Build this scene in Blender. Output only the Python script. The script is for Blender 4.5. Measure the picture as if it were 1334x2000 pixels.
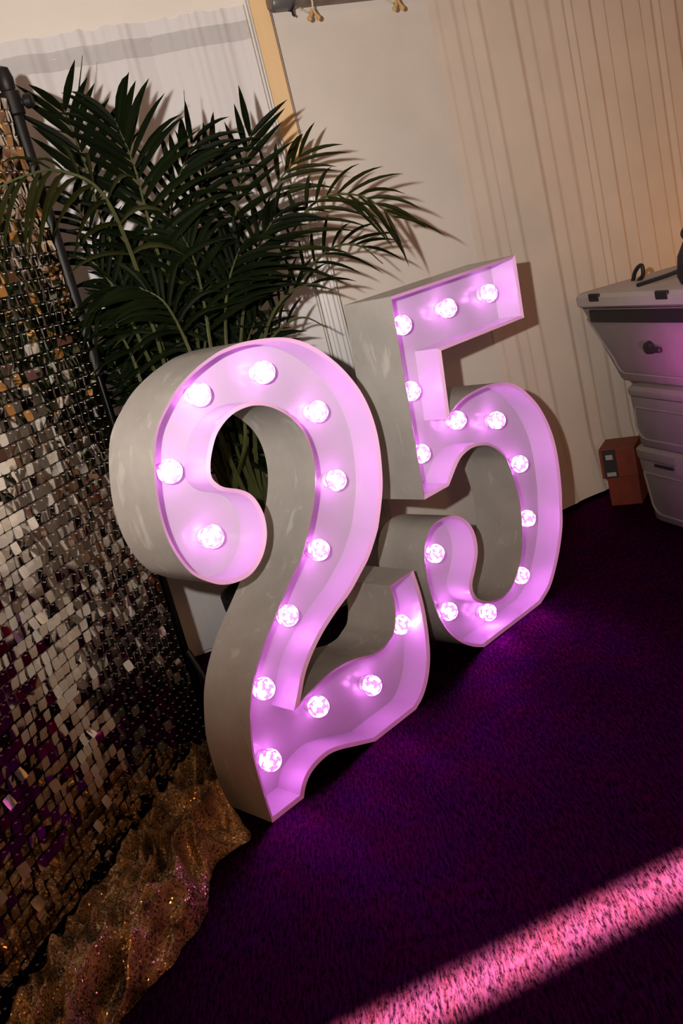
import bpy, bmesh, math, random
from mathutils import Vector, Matrix, noise
from mathutils.geometry import tessellate_polygon

for o in list(bpy.data.objects): bpy.data.objects.remove(o)
SC = bpy.context.scene
COL = SC.collection
R = math.radians
rng = random.Random(25)

# ------------------------------------------------------------------ camera
CAM_H = 1.39
CAM_ROT = [[0.673305, 0.356476, -0.647754], [-0.699862, 0.024746, -0.71385], [-0.238441, 0.933977, 0.266146]]
cam_data = bpy.data.cameras.new('camera'); cam = bpy.data.objects.new('camera', cam_data); COL.objects.link(cam)
cam_data.sensor_fit = 'AUTO'; cam_data.sensor_width = 36.0; cam_data.lens = 1846.18 / 2000 * 36.0
cam_data.clip_start = 0.02
CR = Matrix(CAM_ROT)
cam.matrix_world = Matrix.Translation((0, 0, CAM_H)) @ CR.to_4x4()
SC.camera = cam
CAM = Vector((0, 0, CAM_H)); CRIGHT = CR @ Vector((1, 0, 0)); CUP = CR @ Vector((0, 1, 0)); CFWD = -(CR @ Vector((0, 0, 1)))

# ------------------------------------------------------------------ world, lights, exposure
SC.view_settings.view_transform = 'Standard'; SC.view_settings.look = 'None'
SC.view_settings.exposure = 0.0; SC.view_settings.gamma = 1.0; SC.view_settings.use_curve_mapping = False
wd = bpy.data.worlds.new('world'); SC.world = wd; wd.use_nodes = True
wd.node_tree.nodes['Background'].inputs[0].default_value = (0.5, 0.3, 0.18, 1)
wd.node_tree.nodes['Background'].inputs[1].default_value = 0.012

def light(name, kind, loc, aim, energy, color, **kw):
    d = bpy.data.lights.new(name, kind); d.energy = energy; d.color = color
    for k, v in kw.items(): setattr(d, k, v)
    o = bpy.data.objects.new(name, d); COL.objects.link(o); o.location = loc
    if aim is not None:
        o.rotation_euler = (Vector(aim) - Vector(loc)).to_track_quat('-Z', 'Y').to_euler()
    return o
# the camera's flash, on a bracket up and left of the lens, head tipped up
FLASH = CAM - CRIGHT * 0.25 + CUP * 0.12 + CFWD * 0.03
light('camera_flash', 'SPOT', FLASH, FLASH + CFWD + CUP * 0.47 - CRIGHT * 0.05, 365, (1.0, 0.925, 0.85),
      spot_size=R(88), spot_blend=1.0, shadow_soft_size=0.018)
# warm marquee lamps out of the frame, then an added fill
light('warm_lamp_behind', 'POINT', (-1.0, -2.2, 2.3), None, 62, (1.0, 0.50, 0.20), shadow_soft_size=0.18)
light('amber_uplight', 'SPOT', (4.7, 0.9, 0.15), (4.9, 2.1, 1.9), 30, (1.0, 0.42, 0.12), spot_size=R(100), spot_blend=0.9, shadow_soft_size=0.06)
light('sequin_amber_fill', 'SPOT', (6.6, -0.4, 0.2), (7.9, -0.2, 1.8), 120, (1.0, 0.45, 0.10), spot_size=R(110), spot_blend=0.9, shadow_soft_size=0.06)  # unseen spot added so the sequins have amber to reflect
# magenta party light beside the cool boxes
light('magenta_uplight', 'SPOT', (2.5, 0.98, 0.60), (3.33, 1.49, 0.70), 105, (1.0, 0.10, 0.75), spot_size=R(30), spot_blend=1.0, shadow_soft_size=0.04)
# narrow pink batten that draws the streak on the carpet
sd = Vector((1.473 - 0.871, 0.882 - 1.171, 0)).normalized()
sl = light('pink_batten', 'AREA', (1.43, 0.903, 2.6), None, 63, (1.0, 1.12, 0.36), shape='RECTANGLE', size=1.8, size_y=0.065, spread=R(2.4))
sl.rotation_euler = (0, 0, math.atan2(sd.y, sd.x))

# ------------------------------------------------------------------ materials
def nt(name):
    m = bpy.data.materials.new(name); m.use_nodes = True
    n = m.node_tree; return m, n, n.nodes['Principled BSDF']
def node(n, t, **kw):
    x = n.nodes.new(t)
    for k, v in kw.items():
        if k in x.inputs: x.inputs[k].default_value = v
        else: setattr(x, k, v)
    return x
def mat(name, col, rough=0.5, metal=0.0, var=0.0, scale=20.0, bump=0.0, bscale=80.0, stretch=(1, 1, 1), spec=0.5, coat=0.0, emit=None, estr=0.0, sheen=0.0):
    m, n, b = nt(name); L = n.links
    b.inputs['Roughness'].default_value = rough; b.inputs['Metallic'].default_value = metal
    b.inputs['Specular IOR Level'].default_value = spec; b.inputs['Coat Weight'].default_value = coat
    b.inputs['Sheen Weight'].default_value = sheen
    b.inputs['Base Color'].default_value = (*col, 1)
    tc = node(n, 'ShaderNodeTexCoord'); mp = node(n, 'ShaderNodeMapping'); mp.inputs['Scale'].default_value = stretch
    L.new(tc.outputs['Object'], mp.inputs['Vector'])
    if var > 0:
        nz = node(n, 'ShaderNodeTexNoise', Scale=scale, Detail=5.0)
        L.new(mp.outputs[0], nz.inputs['Vector'])
        rp = node(n, 'ShaderNodeValToRGB'); e = rp.color_ramp.elements
        e[0].position = 0.3; e[1].position = 0.7
        e[0].color = (*[c * (1 - var) for c in col], 1); e[1].color = (*[min(1, c * (1 + var)) for c in col], 1)
        L.new(nz.outputs['Fac'], rp.inputs['Fac']); L.new(rp.outputs['Color'], b.inputs['Base Color'])
    if bump > 0:
        nz2 = node(n, 'ShaderNodeTexNoise', Scale=bscale, Detail=4.0); L.new(mp.outputs[0], nz2.inputs['Vector'])
        bp = node(n, 'ShaderNodeBump', Strength=bump, Distance=0.004)
        L.new(nz2.outputs['Fac'], bp.inputs['Height']); L.new(bp.outputs['Normal'], b.inputs['Normal'])
    if emit:
        b.inputs['Emission Color'].default_value = (*emit, 1); b.inputs['Emission Strength'].default_value = estr
    return m

M = {}
M['lining'] = mat('white_lining_cloth', (0.70, 0.645, 0.585), 0.8, var=0.05, scale=3, bump=0.15, bscale=500)
M['drape'] = mat('ivory_drape_cloth', (0.72, 0.63, 0.54), 0.8, var=0.04, scale=6, bump=0.15, bscale=600)
M['ceiling'] = mat('ceiling_lining_cloth', (0.70, 0.66, 0.60), 0.8, var=0.04, scale=2)
def sheer(name, col, fac):
    m, n, b = nt(name); L = n.links
    b.inputs['Base Color'].default_value = (*col, 1); b.inputs['Roughness'].default_value = 0.7
    tr = node(n, 'ShaderNodeBsdfTransparent'); mx = node(n, 'ShaderNodeMixShader', Fac=fac)
    L.new(tr.outputs[0], mx.inputs[1]); L.new(b.outputs[0], mx.inputs[2])
    L.new(mx.outputs[0], n.nodes['Material Output'].inputs['Surface'])
    return m
M['sheer'] = sheer('white_sheer_voile', (0.74, 0.72, 0.74), 0.72)
M['hem'] = sheer('doubled_voile_hem', (0.42, 0.40, 0.40), 0.27)
def carpet():
    m, n, b = nt('black_needle_carpet'); L = n.links
    tc = node(n, 'ShaderNodeTexCoord'); m0 = node(n, 'ShaderNodeMapping'); mp = node(n, 'ShaderNodeMapping')
    m0.inputs['Rotation'].default_value = (0, 0, R(-47)); mp.inputs['Scale'].default_value = (0.22, 1, 1)
    L.new(tc.outputs['Object'], m0.inputs['Vector']); L.new(m0.outputs[0], mp.inputs['Vector'])
    nz = node(n, 'ShaderNodeTexNoise', Scale=150.0, Detail=5.0, Roughness=0.8); L.new(mp.outputs[0], nz.inputs['Vector'])
    rp = node(n, 'ShaderNodeMapRange'); rp.inputs['From Min'].default_value = 0.42; rp.inputs['From Max'].default_value = 0.58
    rp.inputs['To Min'].default_value = 0.05; rp.inputs['To Max'].default_value = 1.0; L.new(nz.outputs['Fac'], rp.inputs['Value'])
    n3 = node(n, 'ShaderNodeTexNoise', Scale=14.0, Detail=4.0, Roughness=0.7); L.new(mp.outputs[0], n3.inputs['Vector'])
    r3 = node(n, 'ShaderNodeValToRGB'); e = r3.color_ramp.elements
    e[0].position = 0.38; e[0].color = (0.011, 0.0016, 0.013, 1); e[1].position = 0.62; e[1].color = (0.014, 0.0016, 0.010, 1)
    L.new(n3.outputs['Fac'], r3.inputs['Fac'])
    mc = node(n, 'ShaderNodeVectorMath', operation='SCALE'); L.new(r3.outputs['Color'], mc.inputs[0]); L.new(rp.outputs[0], mc.inputs['Scale'])
    L.new(mc.outputs[0], b.inputs['Base Color'])
    # sheen of the pile: coloured glossy lobe, weighted by Fresnel and by the fibres
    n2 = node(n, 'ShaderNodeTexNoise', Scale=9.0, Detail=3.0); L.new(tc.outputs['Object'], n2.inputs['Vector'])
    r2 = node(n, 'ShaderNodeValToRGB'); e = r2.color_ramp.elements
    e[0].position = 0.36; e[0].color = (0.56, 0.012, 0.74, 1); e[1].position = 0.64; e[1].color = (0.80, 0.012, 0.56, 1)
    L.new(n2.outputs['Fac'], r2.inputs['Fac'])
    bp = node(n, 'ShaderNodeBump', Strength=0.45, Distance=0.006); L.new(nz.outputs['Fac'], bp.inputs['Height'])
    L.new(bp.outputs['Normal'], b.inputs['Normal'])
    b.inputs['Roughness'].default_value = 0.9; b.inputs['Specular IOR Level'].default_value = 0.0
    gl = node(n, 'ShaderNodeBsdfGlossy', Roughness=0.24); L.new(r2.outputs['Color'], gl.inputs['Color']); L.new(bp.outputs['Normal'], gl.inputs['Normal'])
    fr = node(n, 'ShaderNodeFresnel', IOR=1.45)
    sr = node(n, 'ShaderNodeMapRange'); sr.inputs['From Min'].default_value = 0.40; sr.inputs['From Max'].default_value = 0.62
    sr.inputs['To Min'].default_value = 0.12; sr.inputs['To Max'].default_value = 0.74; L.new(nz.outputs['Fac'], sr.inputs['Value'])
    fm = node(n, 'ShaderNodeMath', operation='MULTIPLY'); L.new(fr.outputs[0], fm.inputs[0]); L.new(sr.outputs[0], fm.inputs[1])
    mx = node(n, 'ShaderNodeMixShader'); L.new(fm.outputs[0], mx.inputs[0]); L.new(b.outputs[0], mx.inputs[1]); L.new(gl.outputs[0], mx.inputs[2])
    L.new(mx.outputs[0], n.nodes['Material Output'].inputs['Surface'])
    return m
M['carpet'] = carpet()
def painted(name, col):
    m, n, b = nt(name); L = n.links
    tc = node(n, 'ShaderNodeTexCoord')
    nz = node(n, 'ShaderNodeTexNoise', Scale=7.0, Detail=6.0, Roughness=0.65); L.new(tc.outputs['Object'], nz.inputs['Vector'])
    rp = node(n, 'ShaderNodeValToRGB'); e = rp.color_ramp.elements
    e[0].position = 0.35; e[0].color = (*[c * 0.86 for c in col], 1); e[1].position = 0.6; e[1].color = (*col, 1)
    L.new(nz.outputs['Fac'], rp.inputs['Fac']); L.new(rp.outputs['Color'], b.inputs['Base Color'])
    mp = node(n, 'ShaderNodeMapping'); mp.inputs['Scale'].default_value = (1, 1, 0.35); L.new(tc.outputs['Object'], mp.inputs['Vector'])
    n2 = node(n, 'ShaderNodeTexNoise', Scale=26.0, Detail=4.0, Distortion=0.6); L.new(mp.outputs[0], n2.inputs['Vector'])
    r2 = node(n, 'ShaderNodeMapRange'); r2.inputs['From Min'].default_value = 0.60; r2.inputs['From Max'].default_value = 0.74; r2.inputs['To Max'].default_value = 0.55; L.new(n2.outputs['Fac'], r2.inputs['Value'])
    mxc = node(n, 'ShaderNodeMix', data_type='RGBA'); L.new(r2.outputs[0], mxc.inputs['Factor']); L.new(rp.outputs['Color'], mxc.inputs['A']); mxc.inputs['B'].default_value = (0.66, 0.64, 0.61, 1)  # pale streaks painted in for light thrown back by the sequins
    L.new(mxc.outputs['Result'], b.inputs['Base Color'])
    mr = node(n, 'ShaderNodeMapRange'); mr.inputs['To Min'].default_value = 0.22; mr.inputs['To Max'].default_value = 0.42
    L.new(nz.outputs['Fac'], mr.inputs['Value']); L.new(mr.outputs[0], b.inputs['Roughness'])
    return m
M['paint'] = painted('white_gloss_paint', (0.43, 0.41, 0.385))
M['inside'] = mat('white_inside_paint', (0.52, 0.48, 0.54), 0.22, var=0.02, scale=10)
M['rim'] = mat('bulb_glow_trim', (0.90, 0.56, 0.84), 0.35)  # pink glow of the bulbs painted into the trim colour
def bulb():
    m, n, b = nt('frosted_crackle_bulb'); L = n.links
    tc = node(n, 'ShaderNodeTexCoord')
    vo = node(n, 'ShaderNodeTexVoronoi', Scale=150.0); vo.feature = 'DISTANCE_TO_EDGE'
    nz = node(n, 'ShaderNodeTexNoise', Scale=60.0, Detail=3.0)
    L.new(tc.outputs['Object'], vo.inputs['Vector']); L.new(tc.outputs['Object'], nz.inputs['Vector'])
    mr = node(n, 'ShaderNodeMapRange'); mr.inputs['From Min'].default_value = 0.46; mr.inputs['From Max'].default_value = 0.64
    mr.inputs['To Min'].default_value = 0.022; mr.inputs['To Max'].default_value = 1.0
    L.new(nz.outputs['Fac'], mr.inputs['Value'])
    m2 = node(n, 'ShaderNodeMapRange'); m2.inputs['From Max'].default_value = 0.10; m2.inputs['To Min'].default_value = 0.30
    L.new(vo.outputs['Distance'], m2.inputs['Value'])
    mu = node(n, 'ShaderNodeMath', operation='MULTIPLY'); L.new(mr.outputs[0], mu.inputs[0]); L.new(m2.outputs[0], mu.inputs[1])
    # LED globe: most of the light leaves through the front of the dome (local -Y)
    sx = node(n, 'ShaderNodeSeparateXYZ'); L.new(tc.outputs['Object'], sx.inputs[0])
    fw = node(n, 'ShaderNodeMapRange'); fw.inputs['From Min'].default_value = 0.008; fw.inputs['From Max'].default_value = -0.027
    fw.inputs['To Min'].default_value = 0.29; fw.inputs['To Max'].default_value = 1.0; L.new(sx.outputs['Y'], fw.inputs['Value'])
    m4 = node(n, 'ShaderNodeMath', operation='MULTIPLY'); L.new(mu.outputs[0], m4.inputs[0]); L.new(fw.outputs[0], m4.inputs[1])
    m3 = node(n, 'ShaderNodeMath', operation='MULTIPLY'); m3.inputs[1].default_value = BULB; L.new(m4.outputs[0], m3.inputs[0])
    b.inputs['Base Color'].default_value = (0.8, 0.6, 0.8, 1)
    b.inputs['Emission Color'].default_value = (1.0, 0.24, 1.05, 1); L.new(m3.outputs[0], b.inputs['Emission Strength'])
    return m
BULB = 74.0
M['bulb'] = bulb()
M['socket'] = mat('white_lamp_holder', (0.7, 0.66, 0.7), 0.4)
M['black'] = mat('black_powder_coat', (0.007, 0.006, 0.006), 0.5, var=0.2, spec=0.25)
M['chrome'] = mat('dark_chrome_tube', (0.05, 0.05, 0.055), 0.2, metal=1.0, var=0.1)
M['alu'] = mat('brushed_aluminium', (0.55, 0.53, 0.53), 0.4, metal=0.15, var=0.08, scale=30, stretch=(1, 1, 0.05))
M['tan'] = mat('warm_light_tan', (0.66, 0.44, 0.22), 0.5, var=0.12, scale=14, stretch=(1, 1, 0.06))  # warm lamp light on the upper pole, put into the colour
M['pipe'] = mat('weathered_steel_pipe', (0.24, 0.19, 0.16), 0.5, metal=0.5, var=0.3, scale=25)
M['brass'] = mat('yellowed_plastic', (0.55, 0.34, 0.12), 0.4, var=0.15)
M['cord'] = mat('cream_elastic_cord', (0.62, 0.52, 0.38), 0.7, var=0.1)
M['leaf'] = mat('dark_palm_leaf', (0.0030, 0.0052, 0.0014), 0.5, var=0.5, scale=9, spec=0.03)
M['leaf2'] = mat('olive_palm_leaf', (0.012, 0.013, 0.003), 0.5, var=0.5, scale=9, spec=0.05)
M['stem'] = mat('green_palm_stem', (0.035, 0.040, 0.009), 0.5, var=0.3, scale=15)
M['soil'] = mat('dark_soil', (0.012, 0.008, 0.005), 0.9, var=0.5, scale=60, bump=0.8)
def sequin_mat(name, col, rough):
    return mat(name, col, rough, metal=1.0, var=0.04, scale=40)
M['seq'] = sequin_mat('champagne_mirror_sequin', (0.95, 0.89, 0.82), 0.05)
M['seq2'] = sequin_mat('bronze_mirror_sequin', (0.84, 0.74, 0.63), 0.07)
M['pin'] = mat('clear_sequin_pin', (0.6, 0.55, 0.5), 0.2)
def glitter():
    m, n, b = nt('gold_sequin_fabric'); L = n.links
    tc = node(n, 'ShaderNodeTexCoord')
    vo = node(n, 'ShaderNodeTexVoronoi', Scale=260.0); L.new(tc.outputs['Object'], vo.inputs['Vector'])
    sub = node(n, 'ShaderNodeVectorMath', operation='SUBTRACT'); sub.inputs[1].default_value = (0.5, 0.5, 0.5)
    L.new(vo.outputs['Color'], sub.inputs[0])
    sc = node(n, 'ShaderNodeVectorMath', operation='SCALE'); sc.inputs['Scale'].default_value = 0.95; L.new(sub.outputs[0], sc.inputs[0])
    ge = node(n, 'ShaderNodeNewGeometry')
    ad = node(n, 'ShaderNodeVectorMath', operation='ADD'); L.new(ge.outputs['Normal'], ad.inputs[0]); L.new(sc.outputs[0], ad.inputs[1])
    no = node(n, 'ShaderNodeVectorMath', operation='NORMALIZE'); L.new(ad.outputs[0], no.inputs[0]); L.new(no.outputs[0], b.inputs['Normal'])
    nz = node(n, 'ShaderNodeTexNoise', Scale=14.0, Detail=4.0); L.new(tc.outputs['Object'], nz.inputs['Vector'])
    rp = node(n, 'ShaderNodeValToRGB'); e = rp.color_ramp.elements
    e[0].position = 0.3; e[0].color = (0.06, 0.036, 0.018, 1); e[1].position = 0.68; e[1].color = (0.56, 0.37, 0.18, 1)  # wide dark-to-gold mottling paints in crease shade and lit folds
    L.new(nz.outputs['Fac'], rp.inputs['Fac']); L.new(rp.outputs['Color'], b.inputs['Base Color'])
    b.inputs['Metallic'].default_value = 0.9; b.inputs['Roughness'].default_value = 0.12
    d2 = node(n, 'ShaderNodeBsdfPrincipled', Roughness=0.42, Metallic=0.35); L.new(rp.outputs['Color'], d2.inputs['Base Color'])
    sp = node(n, 'ShaderNodeSeparateColor'); L.new(vo.outputs['Color'], sp.inputs[0])
    gt = node(n, 'ShaderNodeMath', operation='GREATER_THAN'); gt.inputs[1].default_value = 0.48; L.new(sp.outputs[2], gt.inputs[0])
    mx = node(n, 'ShaderNodeMixShader'); L.new(gt.outputs[0], mx.inputs[0]); L.new(d2.outputs[0], mx.inputs[1]); L.new(b.outputs[0], mx.inputs[2])
    L.new(mx.outputs[0], n.nodes['Material Output'].inputs['Surface'])
    return m
M['glitter'] = glitter()
M['cooler'] = mat('shaded_white_plastic', (0.235, 0.205, 0.20), 0.55, var=0.06, scale=12, bump=0.2, bscale=250)  # darkened for cooler sides turned from the flash
M['lid'] = mat('lit_white_lid', (0.42, 0.37, 0.36), 0.5, var=0.05, scale=12, bump=0.2, bscale=250)  # lighter copy for the top lid, its brighter lighting painted in
M['rubber'] = mat('black_rubber', (0.012, 0.010, 0.012), 0.55, var=0.2)
M['orange'] = mat('orange_card', (0.16, 0.022, 0.006), 0.6, var=0.12)
M['label'] = mat('black_print', (0.02, 0.018, 0.018), 0.5)
M['pale'] = mat('pale_print', (0.35, 0.33, 0.32), 0.5)

# ------------------------------------------------------------------ helpers
def link(name, me, m=None, parent=None):
    o = bpy.data.objects.new(name, me); COL.objects.link(o)
    if m is not None and len(me.materials) == 0: me.materials.append(m)
    if parent is not None: o.parent = parent
    return o
def thing(name, label, cat, loc=(0, 0, 0), rz=0.0, group=None):
    o = bpy.data.objects.new(name, None); COL.objects.link(o); o.location = loc; o.rotation_euler = (0, 0, rz)
    o.empty_display_size = 0.05
    return tag(o, label, cat, group)
def tag(o, label, cat, group=None):
    o['label'] = label; o['category'] = cat
    if group: o['group'] = group
    return o
class MB:
    def __init__(s): s.v = []; s.f = []
    def add(s, vs, fs):
        b = len(s.v); s.v += [tuple(v) for v in vs]; s.f += [tuple(i + b for i in f) for f in fs]; return s
    def box(s, c, d, mtx=None):
        x, y, z = [k / 2 for k in d]
        vs = [Vector(c) + Vector((a * x, b * y, e * z)) for a in (-1, 1) for b in (-1, 1) for e in (-1, 1)]
        if mtx is not None: vs = [mtx @ v for v in vs]
        return s.add(vs, [(0, 1, 3, 2), (4, 6, 7, 5), (0, 4, 5, 1), (2, 3, 7, 6), (0, 2, 6, 4), (1, 5, 7, 3)])
    def tube(s, pts, rad, seg=8, cap=True):
        pts = [Vector(p) for p in pts]; rs = rad if isinstance(rad, (list, tuple)) else [rad] * len(pts)
        vs = []; fs = []; up = None
        for i, p in enumerate(pts):
            t = (pts[min(i + 1, len(pts) - 1)] - pts[max(i - 1, 0)]).normalized()
            if up is None:
                up = t.orthogonal().normalized()
            up = (up - t * up.dot(t)).normalized(); w = t.cross(up)
            for k in range(seg):
                a = 2 * math.pi * k / seg; vs.append(p + (up * math.cos(a) + w * math.sin(a)) * rs[i])
        for i in range(len(pts) - 1):
            for k in range(seg):
                k2 = (k + 1) % seg; fs.append((i * seg + k, i * seg + k2, (i + 1) * seg + k2, (i + 1) * seg + k))
        if cap:
            fs.append(tuple(reversed(range(seg)))); fs.append(tuple((len(pts) - 1) * seg + k for k in range(seg)))
        return s.add(vs, fs)
    def lathe(s, prof, seg=24, c=(0, 0, 0), axis='z'):
        vs = []; fs = []; c = Vector(c)
        for (r, h) in prof:
            for k in range(seg):
                a = 2 * math.pi * k / seg
                q = Vector((r * math.cos(a), r * math.sin(a), h))
                if axis == 'y': q = Vector((r * math.cos(a), -h, r * math.sin(a)))
                if axis == 'x': q = Vector((h, r * math.cos(a), r * math.sin(a)))
                vs.append(c + q)
        for i in range(len(prof) - 1):
            for k in range(seg):
                k2 = (k + 1) % seg; fs.append((i * seg + k, i * seg + k2, (i + 1) * seg + k2, (i + 1) * seg + k))
        fs.append(tuple(reversed(range(seg)))); fs.append(tuple((len(prof) - 1) * seg + k for k in range(seg)))
        return s.add(vs, fs)
    def mesh(s, name, smooth=False, recalc=True):
        me = bpy.data.meshes.new(name); me.from_pydata(s.v, [], s.f)
        if recalc:
            bm = bmesh.new(); bm.from_mesh(me); bmesh.ops.recalc_face_normals(bm, faces=bm.faces); bm.to_mesh(me); bm.free()
        if smooth:
            for p in me.polygons: p.use_smooth = True
            try: me.set_sharp_from_angle(angle=R(38))
            except Exception: pass
        return me
    def obj(s, name, m, parent=None, smooth=False, recalc=True):
        return link(name, s.mesh(name, smooth, recalc), m, parent)
def bevel(o, w, seg=2):
    b = o.modifiers.new('bevel', 'BEVEL'); b.width = w; b.segments = seg; b.limit_method = 'ANGLE'; b.angle_limit = R(35)
    return o
def catmull(pts, n):
    pts = [Vector(p) for p in pts]; out = []
    P = [pts[0] * 2 - pts[1]] + pts + [pts[-1] * 2 - pts[-2]]
    for i in range(1, len(P) - 2):
        for k in range(n):
            t = k / n; a, b, c, d = P[i - 1], P[i], P[i + 1], P[i + 2]
            out.append(0.5 * ((2 * b) + (c - a) * t + (2 * a - 5 * b + 4 * c - d) * t * t + (3 * b - a - 3 * c + d) * t ** 3))
    out.append(pts[-1]); return out

# ------------------------------------------------------------------ measured outlines (metres)
TWO = [(1.6599,1.1964,0),(1.5941,1.2082,0),(1.5306,1.2143,0),(1.4855,1.2137,0),(1.4426,1.2089,0),(1.3746,1.1905,0),(1.3109,1.1634,0),(1.2593,1.1277,0),(1.2153,1.0858,0),(1.1885,1.0365,0),(1.167,0.9691,0),(1.155,0.9029,0),(1.1543,0.8381,0),(1.1659,0.7804,0),(1.1913,0.7237,0),(1.2324,0.6837,0),(1.2722,0.6591,0),(1.32,0.6478,0),(1.3654,0.6508,0),(1.4087,0.6755,0),(1.4401,0.7173,0),(1.452,0.7657,0),(1.4453,0.8109,0),(1.4276,0.8441,0),(1.3988,0.8671,0),(1.3551,0.8891,0),(1.3346,0.9093,0),(1.3272,0.928,0),(1.3315,0.9493,0),(1.3452,0.9779,0),(1.3724,1.0142,0),(1.4011,1.0357,0),(1.4354,1.0506,0),(1.4739,1.0565,0),(1.5169,1.0532,0),(1.5635,1.0361,0),(1.6081,1.004,0),(1.6419,0.9639,0),(1.6604,0.9222,0),(1.666,0.8708,0),(1.6584,0.8182,0),(1.6363,0.7646,0),(1.6079,0.7187,0),(1.5761,0.6744,0),(1.5406,0.6305,0),(1.4786,0.5823,0),(1.413,0.5269,0),(1.3622,0.4841,0),(1.3202,0.4439,0),(1.2782,0.3926,0),(1.246,0.3382,0),(1.2258,0.2818,0),(1.21,0.2227,0),(1.2047,0.1676,0),(1.2034,0.1078,0),(1.2038,0,1),(1.323,0,1),(1.3388,0.0248,0),(1.3624,0.0458,0),(1.3974,0.0585,0),(1.4445,0.0627,0),(1.4896,0.0522,0),(1.5549,0.0267,0),(1.6236,0,1),(1.8154,0,1),(1.8559,0.0206,0),(1.8912,0.0553,0),(1.919,0.1015,0),(1.9374,0.158,0),(1.9513,0.2498,0),(1.9528,0.3272,0),(1.9439,0.4097,1),(1.832,0.406,1),(1.8325,0.3632,0),(1.8255,0.316,0),(1.8062,0.2746,0),(1.7762,0.2571,0),(1.7466,0.2465,0),(1.6997,0.2483,0),(1.6455,0.2643,0),(1.6006,0.2742,0),(1.5455,0.2785,0),(1.5054,0.2754,0),(1.4553,0.2671,0),(1.3987,0.2544,1),(1.4155,0.2792,0),(1.4387,0.3138,0),(1.4689,0.3451,0),(1.5107,0.3773,0),(1.5594,0.4063,0),(1.6157,0.4324,0),(1.6776,0.4581,0),(1.735,0.4927,0),(1.7791,0.522,0),(1.828,0.5703,0),(1.8527,0.6039,0),(1.8951,0.6823,0),(1.9172,0.7544,0),(1.9296,0.8361,0),(1.9244,0.915,0),(1.9023,0.9853,0),(1.8611,1.0531,0),(1.8116,1.1088,0),(1.7581,1.1522,0),(1.7107,1.1786,0)]
FIVE = [(2.1548,1.2047,1),(2.8258,1.2079,1),(2.8102,0.9934,1),(2.3317,0.9954,1),(2.3067,0.7964,1),(2.3592,0.8161,0),(2.4212,0.828,0),(2.5121,0.8298,0),(2.5814,0.8212,0),(2.6413,0.8065,0),(2.6975,0.7781,0),(2.7489,0.7346,0),(2.7989,0.6744,0),(2.8337,0.6045,0),(2.8528,0.5324,0),(2.8554,0.4493,0),(2.8413,0.3437,0),(2.8245,0.2832,0),(2.8046,0.2177,0),(2.7637,0.1462,0),(2.7142,0.0849,0),(2.655,0.0309,0),(2.5812,0,1),(2.2267,0.0014,1),(2.173,0.0302,0),(2.1134,0.0784,0),(2.0696,0.1369,0),(2.0453,0.1965,0),(2.0348,0.2548,0),(2.0296,0.3157,0),(2.0322,0.3608,0),(2.0412,0.4089,0),(2.0586,0.4475,0),(2.0857,0.4766,0),(2.1214,0.4911,0),(2.1657,0.4922,0),(2.2164,0.4806,0),(2.254,0.4599,0),(2.2854,0.427,0),(2.3017,0.3905,0),(2.3043,0.3471,0),(2.2932,0.309,0),(2.2644,0.267,0),(2.2386,0.2347,0),(2.2328,0.2036,0),(2.2495,0.1713,0),(2.2906,0.1432,0),(2.3446,0.1255,0),(2.3939,0.1212,0),(2.4531,0.1397,0),(2.5065,0.1879,0),(2.5424,0.2498,0),(2.5654,0.3174,0),(2.5774,0.3955,0),(2.5695,0.48,0),(2.5527,0.5532,0),(2.5246,0.5933,0),(2.4841,0.6267,0),(2.4393,0.6462,0),(2.3818,0.656,0),(2.3301,0.6487,0),(2.2958,0.6333,0),(2.2633,0.6077,0),(2.2273,0.5786,1),(2.1003,0.5784,1)]
BULBS_TWO = [(1.6269,1.1166),(1.4041,1.118),(1.7797,0.9616),(1.2559,0.9653),(1.3198,0.7672),(1.7833,0.7554),(1.6545,0.5917),(1.4851,0.4664),(1.3402,0.3166),(1.2949,0.1205),(1.5029,0.171),(1.7184,0.1228),(1.8983,0.2397)]
BULBS_FIVE = [(2.2465,1.1045),(2.4838,1.1058),(2.7188,1.106),(2.2205,0.8989),(2.2001,0.6979),(2.4122,0.7441),(2.6221,0.6798),(2.704,0.4912),(2.6849,0.2865),(2.5821,0.1048),(2.3566,0.0628),(2.1605,0.1586),(2.1605,0.3675)]
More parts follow.
